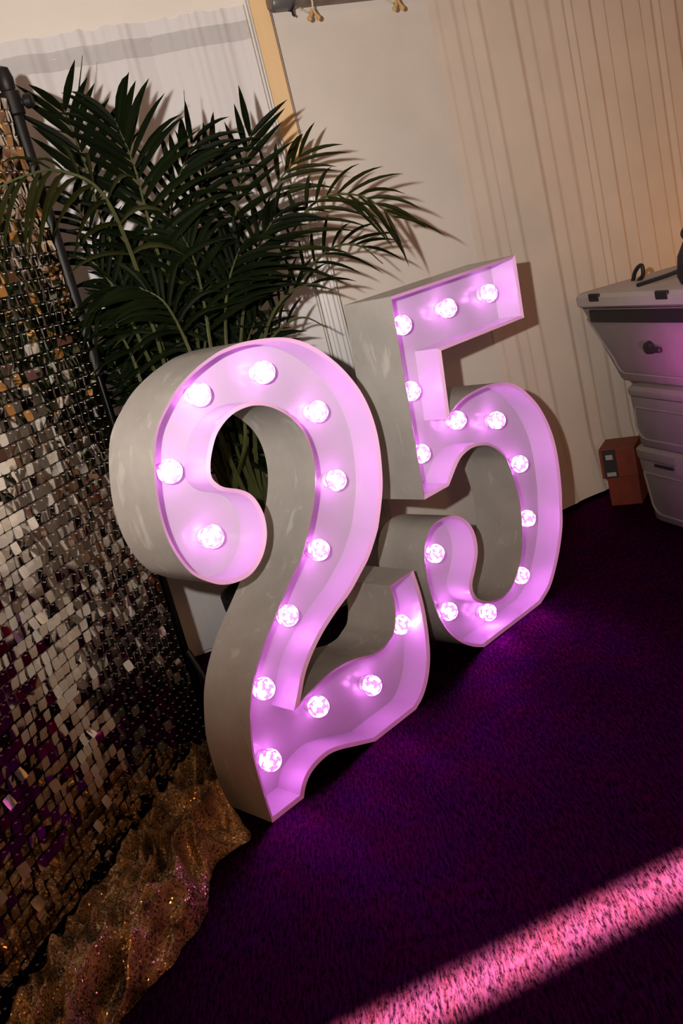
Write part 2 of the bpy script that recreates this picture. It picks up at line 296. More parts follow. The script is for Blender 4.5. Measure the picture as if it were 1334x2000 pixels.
FRONDS = [
  (1,[(1.637,2.368,1.206),(1.557,2.374,1.551),(1.55,2.374,1.761),(1.566,2.421,1.927)],0.22,15,0.2),
  (1,[(1.648,2.284,1.195),(1.59,2.216,1.51),(1.576,2.191,1.709),(1.566,2.201,1.825)],0.27,22,0.45),
  (1,[(1.538,2.253,1.407),(1.459,2.189,1.645),(1.361,2.195,1.723),(1.259,2.204,1.725),(1.181,2.24,1.706)],0.2,14,0.9),
  (1,[(1.775,2.291,1.148),(1.851,2.23,1.431),(1.912,2.186,1.611),(1.996,2.165,1.76)],0.19,13,0.12),
  (1,[(1.854,2.288,1.143),(1.978,2.19,1.37),(2.102,2.104,1.517),(2.205,2.008,1.51),(2.273,1.94,1.416)],0.19,20,0.55),
  (1,[(1.875,2.266,1.136),(2.017,2.194,1.285),(2.136,2.12,1.377),(2.205,2.054,1.369),(2.251,2.014,1.299)],0.16,18,0.6),
  (1,[(1.848,2.216,1.122),(1.921,2.172,1.256),(2.007,2.109,1.298),(2.068,2.051,1.255)],0.16,14,0.5),
  (1,[(1.854,2.361,1.15),(1.98,2.305,1.42),(2.106,2.255,1.593),(2.219,2.212,1.678)],0.21,15,0.45),
  (0,[(1.693,2.304,1.17),(1.724,2.26,1.429),(1.786,2.217,1.613),(1.857,2.189,1.711)],0.24,18,0.45),
  (0,[(1.652,2.335,1.152),(1.667,2.29,1.445),(1.698,2.217,1.625),(1.792,2.181,1.757)],0.25,18,0.5),
  (0,[(1.534,2.313,1.182),(1.485,2.291,1.381),(1.45,2.307,1.488),(1.412,2.328,1.526)],0.22,16,0.7),
  (0,[(1.553,2.282,1.144),(1.529,2.258,1.324),(1.479,2.284,1.423),(1.421,2.305,1.41)],0.22,16,0.8),
  (0,[(1.652,2.19,1.14),(1.657,2.166,1.313),(1.658,2.156,1.439),(1.647,2.171,1.527)],0.24,18,0.6),
  (0,[(1.775,2.219,1.141),(1.81,2.166,1.309),(1.861,2.112,1.438),(1.926,2.078,1.508)],0.22,18,0.5),
  (0,[(1.551,2.128,1.103),(1.534,2.129,1.251),(1.501,2.127,1.355),(1.458,2.158,1.409)],0.22,16,0.7),
  (0,[(1.671,2.159,1.102),(1.698,2.141,1.271),(1.722,2.102,1.376),(1.758,2.068,1.448)],0.22,16,0.6),
  (0,[(1.492,2.31,1.073),(1.482,2.32,1.226),(1.462,2.317,1.318),(1.461,2.311,1.374)],0.2,14,0.6),
  (0,[(1.859,2.265,1.092),(1.927,2.208,1.181),(1.982,2.14,1.207),(2.023,2.085,1.16)],0.15,12,0.5),
  (0,[(1.637,2.374,1.033),(1.613,2.417,1.201),(1.614,2.434,1.327),(1.637,2.459,1.447)],0.24,16,0.5),
  (0,[(1.699,2.309,1.011),(1.715,2.31,1.165),(1.757,2.286,1.276),(1.81,2.267,1.354)],0.24,16,0.5),
  (0,[(1.611,2.435,0.946),(1.56,2.497,1.063),(1.551,2.515,1.163),(1.541,2.526,1.245)],0.22,14,0.6),
  (0,[(1.698,2.203,0.911),(1.742,2.217,1.056),(1.796,2.209,1.166),(1.849,2.19,1.243)],0.22,14,0.5),
  (0,[(1.845,2.449,0.801),(1.823,2.434,0.895),(1.811,2.408,0.983),(1.804,2.381,1.083)],0.22,12,0.4),
  (0,[(1.741,2.434,0.921),(1.693,2.488,1.138),(1.663,2.503,1.292),(1.688,2.517,1.503)],0.26,17,0.5),
  (0,[(1.798,2.573,0.908),(1.813,2.566,1.112),(1.82,2.545,1.261),(1.822,2.533,1.348)],0.26,17,0.5),
  (0,[(1.822,2.378,0.894),(1.759,2.449,1.117),(1.719,2.474,1.276),(1.725,2.495,1.459)],0.26,17,0.5),
  (0,[(1.831,2.582,0.898),(1.788,2.636,1.125),(1.761,2.65,1.287),(1.806,2.667,1.554)],0.26,17,0.5),
  (0,[(1.818,2.354,0.894),(1.846,2.329,1.084),(1.859,2.299,1.223),(1.876,2.282,1.33)],0.26,17,0.5),
  (0,[(1.844,2.553,0.892),(1.88,2.525,1.091),(1.9,2.491,1.236),(1.927,2.473,1.365)],0.26,17,0.5),
  (0,[(1.892,2.433,0.873),(1.797,2.54,1.115),(1.739,2.585,1.284),(1.728,2.618,1.46)],0.26,17,0.5),
  (0,[(1.764,2.382,0.912),(1.71,2.441,1.13),(1.678,2.459,1.284),(1.693,2.474,1.477)],0.26,17,0.5),
  (0,[(1.851,2.362,0.884),(1.882,2.336,1.075),(1.896,2.304,1.215),(1.937,2.288,1.383)],0.26,17,0.5),
  (0,[(1.927,2.468,0.863),(1.912,2.492,1.08),(1.901,2.49,1.235),(1.894,2.491,1.335)],0.26,17,0.5),
  (0,[(1.813,2.445,0.899),(1.798,2.466,1.108),(1.787,2.462,1.259),(1.806,2.464,1.423)],0.26,17,0.5),
  (0,[(1.714,2.42,0.929),(1.703,2.434,1.131),(1.696,2.425,1.276),(1.698,2.422,1.384)],0.26,17,0.5),
  (0,[(1.762,2.526,0.918),(1.814,2.478,1.105),(1.842,2.434,1.242),(1.917,2.41,1.474)],0.26,17,0.5),
  (0,[(1.771,2.402,0.91),(1.748,2.431,1.119),(1.73,2.433,1.268),(1.711,2.434,1.338)],0.26,17,0.5),
  (0,[(1.661,2.532,1.328),(1.646,2.55,1.49),(1.632,2.584,1.621),(1.634,2.618,1.718)],0.2,14,0.5),
]
SPEARS = [(1.721,2.233,1.425),(1.747,2.216,1.59),(1.834,2.222,1.893),(1.573,2.436,1.759),(1.605,2.429,1.892),(1.678,2.423,2.051)]

# ------------------------------------------------------------------ room shell (marquee tent)
def vec_ang(a): return Vector((math.cos(R(a)), math.sin(R(a)), 0))
PC = Vector((2.62, 2.60, 0))                       # corner leg of the tent
UB = vec_ang(-13); NB = Vector((-UB.y, UB.x, 0))   # back wall runs from the leg to the right
UL = vec_ang(150); NL = Vector((UL.y, -UL.x, 0))   # left wall runs from the leg to the left
corners = [PC + UB * 5.5, Vector((7.6, -4.2, 0)), Vector((-3.4, -4.2, 0)), PC + UL * 5.6]
WH = 2.75
def wall(name, a, b, m):
    d = (b - a); nrm = Vector((-d.y, d.x, 0)).normalized() * 0.04
    nx = max(2, int(d.length / 0.5)); mb = MB()
    ctr = Vector((1.5, 0, 0))
    if (a + b).dot(nrm) / 2 < ctr.dot(nrm): nrm = -nrm
    vs = [a, b, b + nrm, a + nrm]; vs += [v + Vector((0, 0, WH)) for v in vs]
    mb.add(vs, [(0, 1, 2, 3), (4, 5, 6, 7), (0, 1, 5, 4), (1, 2, 6, 5), (2, 3, 7, 6), (3, 0, 4, 7)])
    o = mb.obj(name, m); o['kind'] = 'structure'; return o
wall('wall_back', PC, corners[0], M['lining'])
wall('wall_left', PC, corners[3], M['lining'])
wall('wall_right', corners[0], corners[1], M['lining'])
wall('wall_front', corners[1], corners[2], M['lining'])
wall('wall_far_left', corners[2], corners[3], M['lining'])
poly = [PC] + corners
mb = MB(); mb.add([(p.x, p.y, 0) for p in poly] + [(p.x, p.y, -0.05) for p in poly],
                  [tuple(range(5)), tuple(range(9, 4, -1))] + [(i, (i + 1) % 5, 5 + (i + 1) % 5, 5 + i) for i in range(5)])
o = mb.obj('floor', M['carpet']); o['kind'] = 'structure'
mb = MB(); apex = Vector((2.2, -0.8, 3.6))
mb.add([(p.x, p.y, WH) for p in poly] + [apex], [(i, (i + 1) % 5, 5) for i in range(5)])
o = mb.obj('ceiling', M['ceiling']); o['kind'] = 'structure'

# corner leg: aluminium profile below, added strip above, warm lamp light painted on as tan
leg = thing('tent_leg', 'upright corner pole, warm-lit tan strip above and bare aluminium below, behind the palm', 'pole', PC - Vector((0.057, 0.008, 0)), R(-38))
mb = MB(); mb.box((0, 0, 1.37), (0.052, 0.05, 2.74)); mb.box((-0.032, 0.0, 1.37), (0.016, 0.034, 2.74)); mb.box((0.030, 0.004, 1.37), (0.012, 0.03, 2.74))
for x in (-0.012, 0.010): mb.box((x, -0.027, 1.37), (0.005, 0.006, 2.74))
bevel(mb.obj('aluminium_profile', M['alu'], leg), 0.003)
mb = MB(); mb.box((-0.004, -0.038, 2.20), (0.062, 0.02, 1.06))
o = bevel(mb.obj('warm_lit_strip', M['tan'], leg), 0.003); o['label'] = 'tan upper strip, warm light painted in'

# horizontal pipe on the back wall, cable tie, two ball hooks
p0 = PC + UB * 0.02 - NB * 0.09 + Vector((0, 0, 2.213)); p1 = PC + UB * 5.3 - NB * 0.05 + Vector((0, 0, 2.235))
pr = thing('curtain_pipe', 'brown steel pipe running right from the top of the warm-lit pole', 'pipe', p0, R(-13))
mb = MB(); mb.tube([(-0.075, 0, 0), (5.2, 0, 0)], 0.0215, 16); mb.obj('tube', M['pipe'], pr, True)
mb = MB(); mb.lathe([(0.024, -0.07), (0.027, -0.066), (0.027, 0.015), (0.024, 0.02)], 18, axis='x'); mb.obj('end_sleeve', mat('grey_sleeve', (0.20, 0.20, 0.21), 0.45, metal=0.6, var=0.2), pr, True)
mb = MB(); mb.tube([(0.008, 0.029 * math.cos(a), 0.029 * math.sin(a)) for a in [k * math.pi / 9 for k in range(19)]], 0.0035, 6)
mb.tube([(0.008, -0.006, -0.030), (0.006, -0.008, -0.045)], 0.004, 6); mb.tube([(0.004, -0.008, -0.043), (0.012, -0.008, -0.05)], 0.004, 6)
o = mb.obj('cable_tie', M['rubber'], pr, True); o['label'] = 'black cable tie'
for i, (s, lab) in enumerate(((0.09, 'yellow ball hook on a cord, nearest the warm-lit pole'), (0.465, 'yellow ball hook on a cord, farther along the pipe from the warm-lit pole'))):
    q = PC + UB * s - NB * 0.125 + Vector((0, 0, 2.147))
    h = thing('ball_hook', lab, 'hook', q, R(-13), 'ball hooks on the curtain pipe')
    for sx in (-1, 1):
        mb = MB(); mb.tube([(sx * 0.017, 0, 0), (sx * 0.009, 0, 0.012), (sx * 0.003, 0, 0.026)], 0.005, 8)
        b = mb.obj('prong', M['brass'], h, True)
        mb = MB(); mb.lathe([(0.0005, -0.0095), (0.006, -0.0075), (0.0095, 0), (0.006, 0.0075), (0.0005, 0.0095)], 12, (sx * 0.018, 0, -0.004)); mb.obj('ball', M['brass'], h, True)
    mb = MB(); mb.tube(catmull([(0, 0, 0.02), (0.008, 0, 0.05), (0.008, 0.012, 0.10), (0.002, 0.035, 0.114), (-0.006, 0.062, 0.095), (-0.010, 0.058, 0.05), (-0.004, 0.02, 0.02)], 5), 0.0035, 6)
    mb.obj('cord', M['cord'], h, True)

# pleated drape on the right of the back wall
def drape(name, label, base, u, nrm, s0, s1, z0, z1, pitch, depth, m, seed, header=None, ns=None, pool=0.0, ease=0.0):
    rg = random.Random(seed); L = s1 - s0; ns = ns or int(L / 0.0055); nz = 26
    cs = []; x = 0
    while x < L + 0.3: cs.append((x, depth * rg.uniform(0.35, 1.0), rg.uniform(0.72, 0.94), rg.uniform(-0.06, 0.06))); x += pitch * rg.choice((0.5, 0.8, 1.1, 1.7))
    def prof(s, z):
        k = 0
        zz = (z - z0) / (z1 - z0)
        s = s + noise.noise((s * 1.3, zz * 1.1, seed)) * 0.05 * (1 - zz)
        while k < len(cs) - 2 and cs[k + 1][0] <= s: k += 1
        w = cs[k + 1][0] - cs[k][0]; t = min(1, max(0, (s - cs[k][0]) / w)); c = cs[k][2]
        h = (t / c if t < c else (1 - t) / (1 - c))
        e = 1.0 if ease <= 0 else min(1.0, 0.15 + s / ease)
        return e * cs[k][1] * h * (0.75 + 0.25 * noise.noise((k * 3.1, zz * 2.0, seed + 5)))
    vs = []; fs = []
    for j in range(nz + 1):
        z = z0 + (z1 - z0) * j / nz
        for i in range(ns + 1):
            s = L * i / ns
            d = prof(s, z) + 0.008
            zz = z
            if header and z > header:
                g = noise.noise((s * 55, z * 6, seed)) * 0.012; d = 0.02 + g
            if pool and j < 3: d += pool * (1 - j / 3) * (0.6 + 0.6 * noise.noise((s * 5, 0, seed)))
            vs.append(base + u * (s0 + s) - nrm * d + Vector((0, 0, zz)))
    for j in range(nz):
        for i in range(ns):
            a = j * (ns + 1) + i; fs.append((a, a + 1, a + ns + 2, a + ns + 1))
    mb = MB(); off = base + u * s0
    mb.add([v - off for v in vs], fs)
    o = mb.obj(name, m, None, True, False); o.location = off
    o.data.set_sharp_from_angle(angle=R(85))
    return tag(o, label, 'curtain')
drape('pleated_drape', 'ivory pleated floor length drape behind the number five and the cool boxes', PC, UB, NB, 0.70, 4.6, 0.015, 2.186, 0.105, 0.014, M['drape'], 7, pool=0.05, ease=0.5)
# sheer voile on the left wall, gathered on a rod pocket
sc_ = thing('sheer_curtain', 'white sheer voile gathered along its top hem, left of the warm-lit pole', 'curtain', PC + UL * 0.06 - NL * 0.0)
def sheer_sheet(name, s0, s1, z0, z1, seed, m, amp, fine, off0):
    ns = int((s1 - s0) / 0.006); nz = 30; vs = []; fs = []
    for j in range(nz + 1):
        for i in range(ns + 1):
            s = s0 + (s1 - s0) * i / ns; zt = (z0 + (z1 - z0) * j / nz - 0.03) / 2.205; zq = j / nz; z = z0 + (z1 - z0) * zq + 0.035 * s * zt
            top = max(0, (zt - 0.80) / 0.2)
            d = off0 + amp * (0.5 + 0.5 * noise.noise((s * 9, zt * 0.8, seed))) + fine * noise.noise((s * 48, zt * 1.4, seed + 3)) * (0.35 + top)
            hz = z + (0.010 * noise.noise((s * 22, 1, seed)) if j == nz and z1 > 2.2 else 0)
            vs.append(UL * s + IN_L * d + Vector((0, 0, hz)))
    for j in range(nz):
        for i in range(ns):
            a = j * (ns + 1) + i; fs.append((a, a + 1, a + ns + 2, a + ns + 1))
    mb = MB(); mb.add(vs, fs); return mb.obj(name, m, sc_, True, False)
IN_L = -NL if NL.dot(Vector((1, 0, 0)) - PC) < 0 else NL
sheer_sheet('voile', 0.045, 2.4, 0.03, 2.235, 3, M['sheer'], 0.060, 0.006, 0.02)
sheer_sheet('rod_pocket', 0.045, 2.4, 2.125, 2.185, 3, M['hem'], 0.060, 0.006, 0.025)
mb = MB(); mb.tube([UL * 0.045 + IN_L * 0.03 + Vector((0, 0, 2.19)), UL * 2.4 + IN_L * 0.03 + Vector((0, 0, 2.19))], 0.008, 8); mb.obj('rod', M['alu'], sc_, True)

# ------------------------------------------------------------------ the light-up numbers
def sample(pts, n=6):
    k0 = next(i for i, p in enumerate(pts) if p[2]); P = pts[k0:] + pts[:k0] + [pts[k0]]
    out = []; run = [P[0]]
    for p in P[1:]:
        run.append(p)
        if p[2]:
            if len(run) == 2: out.append((run[0][0], run[0][1], 1))
            else:
                c = catmull([(q[0], q[1], 0) for q in run], n)
                for i, v in enumerate(c[:-1]): out.append((v.x, max(0.0, v.y), 1 if i == 0 else 0))
            run = [p]
    return out
def inset(pl, d):
    n = len(pl); area = sum(pl[i][0] * pl[(i + 1) % n][1] - pl[(i + 1) % n][0] * pl[i][1] for i in range(n))
    sg = 1 if area > 0 else -1; out = []
    for i in range(n):
        a, b, c = Vector(pl[i - 1][:2]), Vector(pl[i][:2]), Vector(pl[(i + 1) % n][:2])
        e1 = (b - a).normalized(); e2 = (c - b).normalized()
        n1 = Vector((-e1.y, e1.x)) * sg; n2 = Vector((-e2.y, e2.x)) * sg
        m = (n1 + n2)
        if m.length < 1e-4: m = n1.copy()
        m.normalize(); k = d / max(0.35, m.dot(n1)); q = b + m * k; out.append((q.x, q.y))
    return out
DEPTH, RECESS = 0.20, 0.10
def marquee(name, label, pts, bulbs, yf):
    pl = sample(pts); n = len(pl)
    xc = sum(p[0] for p in pl) / n
    root = thing(name, label, 'number sign', (xc, yf, 0), 0, 'light-up marquee numbers')
    out = [(p[0] - xc, p[1]) for p in pl]
    ins = inset([(p[0] - xc, p[1]) for p in pl], 0.010)
    def ring(mb, A, ya, B, yb):
        vs = [(p[0], ya, p[1]) for p in A] + [(p[0], yb, p[1]) for p in B]
        mb.add(vs, [(i, (i + 1) % n, n + (i + 1) % n, n + i) for i in range(n)])
    def cap(mb, A, y):
        tris = tessellate_polygon([[Vector((p[0], p[1], 0)) for p in A]])
        mb.add([(p[0], y, p[1]) for p in A], [tuple(t) for t in tris])
    mb = MB(); ring(mb, out, 0.0, out, DEPTH); cap(mb, out, DEPTH)
    mb.obj('outer_shell', M['paint'], root, True)
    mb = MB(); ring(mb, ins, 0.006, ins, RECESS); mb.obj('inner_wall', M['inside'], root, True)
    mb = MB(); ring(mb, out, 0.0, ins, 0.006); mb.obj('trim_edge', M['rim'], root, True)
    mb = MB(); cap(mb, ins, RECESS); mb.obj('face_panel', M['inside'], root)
    base = None
    for (bx, bz) in bulbs:
        if base is None:
            mb = MB(); prof = [(0.031 * math.cos(a), 0.031 * math.sin(a)) for a in [R(-50 + 8 * k) for k in range(17)]] + [(0.0015, 0.031)]
            mb.lathe(prof, 24, axis='y'); b = mb.obj('bulb', M['bulb'], root, True)
            mb = MB(); mb.lathe([(0.022, -0.0365), (0.021, -0.032), (0.017, -0.028), (0.017, -0.010)], 20, axis='y'); s = mb.obj('lamp_holder', M['socket'], b, True)
            base = (b, s)
        else:
            b = base[0].copy(); COL.objects.link(b); b.parent = root
            s = base[1].copy(); COL.objects.link(s); s.parent = b
        b.location = (bx - xc, RECESS - 0.0375, bz); b.rotation_euler = (0, rng.uniform(0, 6.28), 0)
    return root
marquee('marquee_number', 'white marquee number two with glowing pink bulbs, nearer of the two numbers', TWO, BULBS_TWO, 1.893)
marquee('marquee_number', 'white marquee number five with glowing pink bulbs, behind the two', FIVE, BULBS_FIVE, 1.927)

# ------------------------------------------------------------------ sequin panel
PA = 28.0; PU = vec_ang(PA); PP = Vector((1.40, 2.38, 0))
panel = thing('shimmer_panel', 'wall of small square champagne mirror sequins left of the number two', 'sequin wall', PP - PU * 0.035, R(PA))
PITCH, COLS, ROWS, Z0 = 0.030, 42, 64, 0.02
def seq_mesh(i):
    rg = random.Random(100 + i); n = 3; h = 0.0142; b1 = rg.uniform(-1, 1) * 1.6; b2 = rg.uniform(-1, 1) * 1.3; tw = rg.uniform(-1, 1) * 1.5
    vs = []; fs = []
    for a in range(n + 1):
        for b in range(n + 1):
            x = (2 * a / n - 1) * h; z = (2 * b / n - 1) * h
            if a in (0, n) and b in (0, n): x *= 0.93; z *= 0.93
            vs.append((x, b1 * x * x + b2 * z * z + tw * x * z, z - h * 0.85))
    for a in range(n):
        for b in range(n):
            k = a * (n + 1) + b; fs.append((k, k + n + 1, k + n + 2, k + 1))
    return vs, fs
variants = [seq_mesh(i) for i in range(7)]
vmesh = []
for i, (vs, fs) in enumerate(variants):
    for m_ in ('seq', 'seq2'):
        mb = MB(); mb.add(vs, fs); me = mb.mesh('sequin', True, False); me.materials.append(M[m_]); vmesh.append(me)
cells = []
pm = Matrix.Translation(panel.location) @ Matrix.Rotation(R(PA), 4, 'Z')
CRI = CR.transposed()
def pix(p):
    v = CRI @ (p - CAM); return (667 + 1846.18 * v.x / -v.z, 1000 - 1846.18 * v.y / -v.z, -v.z)
for c in range(COLS):
    for r in range(ROWS):
        lx = -(c + 0.5) * PITCH; lz = Z0 + (r + 0.95) * PITCH
        g = (c // 10, r // 10); rg = random.Random(g[0] * 31 + g[1] * 7)
        tx = 0.03 + rng.gauss(0, 0.10); tz = rng.gauss(0, 0.07); ty = rng.gauss(0, 0.03)
        if rng.random() < 0.10: tx += rng.uniform(-0.5, 0.35)
        if rng.random() < 0.06: tz += rng.uniform(-0.5, 0.5)
        w = pm @ Vector((lx, 0, lz - 0.012)); u, v, d = pix(w)
        vis = 8 < u < 1330 and 190 < v < 1990
        cells.append([lx, lz, tx, tz, ty, rng.randrange(7), rng.random() < 0.4, vis, d, (c, r)])
front = sorted([c for c in cells if c[7] and c[1] > 0.30], key=lambda c: c[8])[:300]
fset = {c[9] for c in front}
rest = [MB(), MB()]; pins = MB()
for lx, lz, tx, tz, ty, vi, dk, vis, d, key in cells:
    m4 = Matrix.Translation((lx, -0.006, lz)) @ Matrix.Rotation(tz, 4, 'Z') @ Matrix.Rotation(tx, 4, 'X') @ Matrix.Rotation(ty, 4, 'Y')
    if key in fset:
        o = bpy.data.objects.new('sequin', vmesh[vi * 2 + int(dk)]); COL.objects.link(o); o.parent = panel; o.matrix_basis = m4
    else:
        vs, fs = variants[vi]; rest[int(dk)].add([m4 @ Vector(p) for p in vs], fs)
    k = 0.0013; c0 = Vector((lx, -0.0075, lz - 0.003))
    for dx in (-0.0016, 0.0016):
        c1 = c0 + Vector((dx, 0, 0)); pins.add([c1 + Vector(q) * k for q in ((1, 0, 0), (-1, 0, 0), (0, 0, 1), (0, 0, -1), (0, -1.2, 0))], [(0, 2, 4), (2, 1, 4), (1, 3, 4), (3, 0, 4)])
both = MB(); both.add(rest[0].v, rest[0].f); nf = len(rest[0].f); both.add(rest[1].v, rest[1].f)
me = both.mesh('sequins', True, False); me.materials.append(M['seq']); me.materials.append(M['seq2'])
for i, p in enumerate(me.polygons): p.material_index = 0 if i < nf else 1
o = link('sequins', me, None, panel); o['kind'] = 'stuff'
o = pins.obj('pins', M['pin'], panel, False, False); o['kind'] = 'stuff'
mb = MB(); W_ = COLS * PITCH; H_ = ROWS * PITCH
for c in range(COLS + 1): mb.box((-c * PITCH, 0.006, Z0 + H_ / 2), (0.004, 0.004, H_))
for r in range(ROWS + 1): mb.box((-W_ / 2, 0.006, Z0 + r * PITCH), (W_, 0.004, 0.004))
o = mb.obj('backing_grid', M['black'], panel); o['kind'] = 'stuff'
for a, b in (((0.004, 0.02, 0.0), (0.004, 0.02, Z0 + H_)), ((-W_, 0.02, 0.0), (-W_, 0.02, Z0 + H_))):
    mb = MB(); mb.tube([a, b], 0.010, 8); mb.obj('side_rail', M['black'], panel, True)
for z in (0.06, 0.7, 1.3, Z0 + H_):
    mb = MB(); mb.tube([(0.004, 0.03, z), (-W_, 0.03, z)], 0.008, 8); mb.obj('cross_rail', M['black'], panel, True)

# black telescopic stand that carries it
st = thing('backdrop_stand', 'tall black telescopic stand at the right edge of the sequin wall', 'stand', PP + Vector((0.012, 0.03, 0)))
mb = MB(); mb.tube([(0, 0, 0.10), (0, 0, 1.34)], 0.0125, 14); mb.obj('lower_tube', M['chrome'], st, True)
mb = MB(); mb.tube([(0, 0, 1.33), (0, 0, 1.95)], 0.0185, 14); mb.obj('upper_tube', M['black'], st, True)
mb = MB(); mb.lathe([(0.012, 1.20), (0.019, 1.205), (0.021, 1.23), (0.019, 1.275), (0.012, 1.28)], 16); mb.obj('locking_collar', M['black'], st, True)
mb = MB(); mb.lathe([(0.014, 1.30), (0.023, 1.31), (0.024, 1.36), (0.019, 1.38)], 16); mb.obj('locking_collar', M['black'], st, True)
mb = MB(); mb.lathe([(0.020, 1.905), (0.027, 1.91), (0.027, 1.965), (0.020, 1.97)], 16); mb.obj('top_clamp', M['black'], st, True)
mb = MB(); mb.lathe([(0.012, 1.96), (0.021, 1.975), (0.023, 2.0), (0.017, 2.025), (0.002, 2.032)], 16); mb.obj('finial', M['black'], st, True)
mb = MB(); dk = Vector((0.62, -0.66, 0)).normalized(); mb.tube([dk * 0.02 + Vector((0, 0, 1.935)), dk * 0.034 + Vector((0, 0, 1.935))], 0.009, 10)
mb.tube([dk * 0.032 + Vector((0, 0, 1.935)), dk * 0.036 + Vector((0, 0, 1.935)), dk * 0.052 + Vector((0, 0, 1.935)), dk * 0.056 + Vector((0, 0, 1.935))], [0.014, 0.019, 0.019, 0.014], 12); mb.obj('knob', M['black'], st, True)
for a in (55, 150, 275):
    d = vec_ang(a); mb = MB(); mb.tube([Vector((0, 0, 0.33)) + d * 0.012, d * 0.17 + Vector((0, 0, 0.012))], 0.009, 8)
    mb.obj('leg', M['black'], st, True)

# ------------------------------------------------------------------ gold sequin fabric heaped along the foot of the panel
def poly_at(pts, t):
    ls = [(Vector(b) - Vector(a)).length for a, b in zip(pts, pts[1:])]; T = sum(ls) * t
    for (a, b), l in zip(zip(pts, pts[1:]), ls):
        if T <= l: return Vector(a).lerp(Vector(b), T / max(l, 1e-6))
        T -= l
    return Vector(pts[-1])
BK = [(1.372, 2.300, 0), (1.16, 2.195, 0), (0.92, 2.068, 0), (0.60, 1.898, 0), (0.30, 1.738, 0), (0.10, 1.63, 0)]
FR = [(1.27, 2.16, 0), (1.165, 2.08, 0), (1.155, 1.955, 0), (1.12, 1.89, 0), (1.011, 1.895, 0), (0.945, 1.855, 0), (0.873, 1.772, 0), (0.729, 1.708, 0), (0.574, 1.672, 0), (0.45, 1.60, 0), (0.25, 1.52, 0), (0.08, 1.48, 0)]
BK = [(x - 0.012, y + 0.019, 0) for x, y, z in BK]; BKs = catmull(BK, 10); FRs = catmull(FR, 10)
nu, nv = 260, 110; vs = []; fs = []
for i in range(nu + 1):
    t = i / nu; B = poly_at(BKs, t); F = poly_at(FRs, t)
    wob = 0.018 * noise.noise((t * 16, 0.3, 0)) + 0.008 * noise.noise((t * 45, 1.3, 0))
    F = F + (F - B).normalized() * wob
    for j in range(nv + 1):
        s = j / nv; p = B.lerp(F, s)
        env = min(1.0, (1 - s) * 7) ** 0.5 * (0.35 + 0.65 * min(1, s * 6))
        q = Vector((p.x * 0.75 + p.y * 0.66, -p.x * 0.66 + p.y * 0.75, 0))
        wq = Vector((noise.noise((p.x * 5, p.y * 5, 2)), noise.noise((p.x * 5, p.y * 5, 7)), 0)) * 0.07
        r1 = 1 - abs(noise.noise(((q.x + wq.x) * 5.0, (q.y + wq.y) * 13.0, 1.0)))
        r2 = 1 - abs(noise.noise(((q.x + wq.x) * 14.0, (q.y + wq.y) * 26.0, 5.0)))
        r3 = noise.noise((p.x * 60, p.y * 60, 3))
        h = 0.004 + env * (0.006 + 0.19 * max(0, r1 - 0.48) + 0.050 * max(0, r2 - 0.4) + 0.0025 * r3)
        h *= (1.0 - 0.75 * max(0, min(1, (0.09 - t) / 0.09)) * (0.4 + 0.6 * s))
        h += 0.075 * max(0, 1 - s * 4) * (0.6 + 0.5 * noise.noise((t * 22, 4, 0)))
        vs.append((p.x, p.y, max(0.002, h)))
for i in range(nu):
    for j in range(nv):
        a = i * (nv + 1) + j; fs.append((a, a + 1, a + nv + 2, a + nv + 1))
mb = MB(); c0 = Vector((0.9, 1.95, 0)); mb.add([Vector(v) - c0 for v in vs], fs)
o = mb.obj('sequin_fabric', M['glitter'], None, True, False); o.location = c0; o.data.set_sharp_from_angle(angle=R(180))
tag(o, 'crumpled gold sequin fabric heaped on the carpet along the foot of the mirror sequin wall', 'fabric')

# ------------------------------------------------------------------ areca palm in a black pot
PB = Vector((1.775, 2.375, 0))
palm = thing('potted_palm', 'bushy dark green areca palm in a black pot behind the number two', 'plant', PB)
mb = MB(); mb.lathe([(0.115, 0.0), (0.125, 0.01), (0.150, 0.22), (0.158, 0.355), (0.170, 0.358), (0.172, 0.40), (0.160, 0.402), (0.155, 0.37), (0.004, 0.365)], 40); mb.obj('pot', M['rubber'], palm, True)
mb = MB(); mb.lathe([(0.154, 0.366), (0.10, 0.378), (0.002, 0.382)], 24); o = mb.obj('soil', M['soil'], palm, True); o['kind'] = 'stuff'
TOCAM = (CAM - Vector((1.7, 2.3, 1.3))).normalized()
def leaflet(p, d, L, w, droop, nrm):
    n = 5; vs = []; fs = []
    for i in range(n + 1):
        t = i / n; c = p + d * (L * t) + Vector((0, 0, -1)) * (droop * L * t * t)
        tg = (d * L + Vector((0, 0, -1)) * (2 * droop * L * t)).normalized()
        sd_ = tg.cross(nrm)
        sd_ = sd_.normalized() if sd_.length > 1e-3 else tg.orthogonal().normalized()
        up_ = sd_.cross(tg).normalized()
        ww = w * (0.35 + 0.65 * math.sin(min(1, t * 2.2) * math.pi / 2)) * (1 - t ** 2.6) + 0.0006
        vs += [c + sd_ * ww / 2 + up_ * ww * 0.18, c - up_ * ww * 0.02, c - sd_ * ww / 2 + up_ * ww * 0.18]
    for i in range(n):
        a = i * 3; fs += [(a, a + 1, a + 4, a + 3), (a + 1, a + 2, a + 5, a + 4)]
    return vs, fs
fill = MB(); nhero = 0
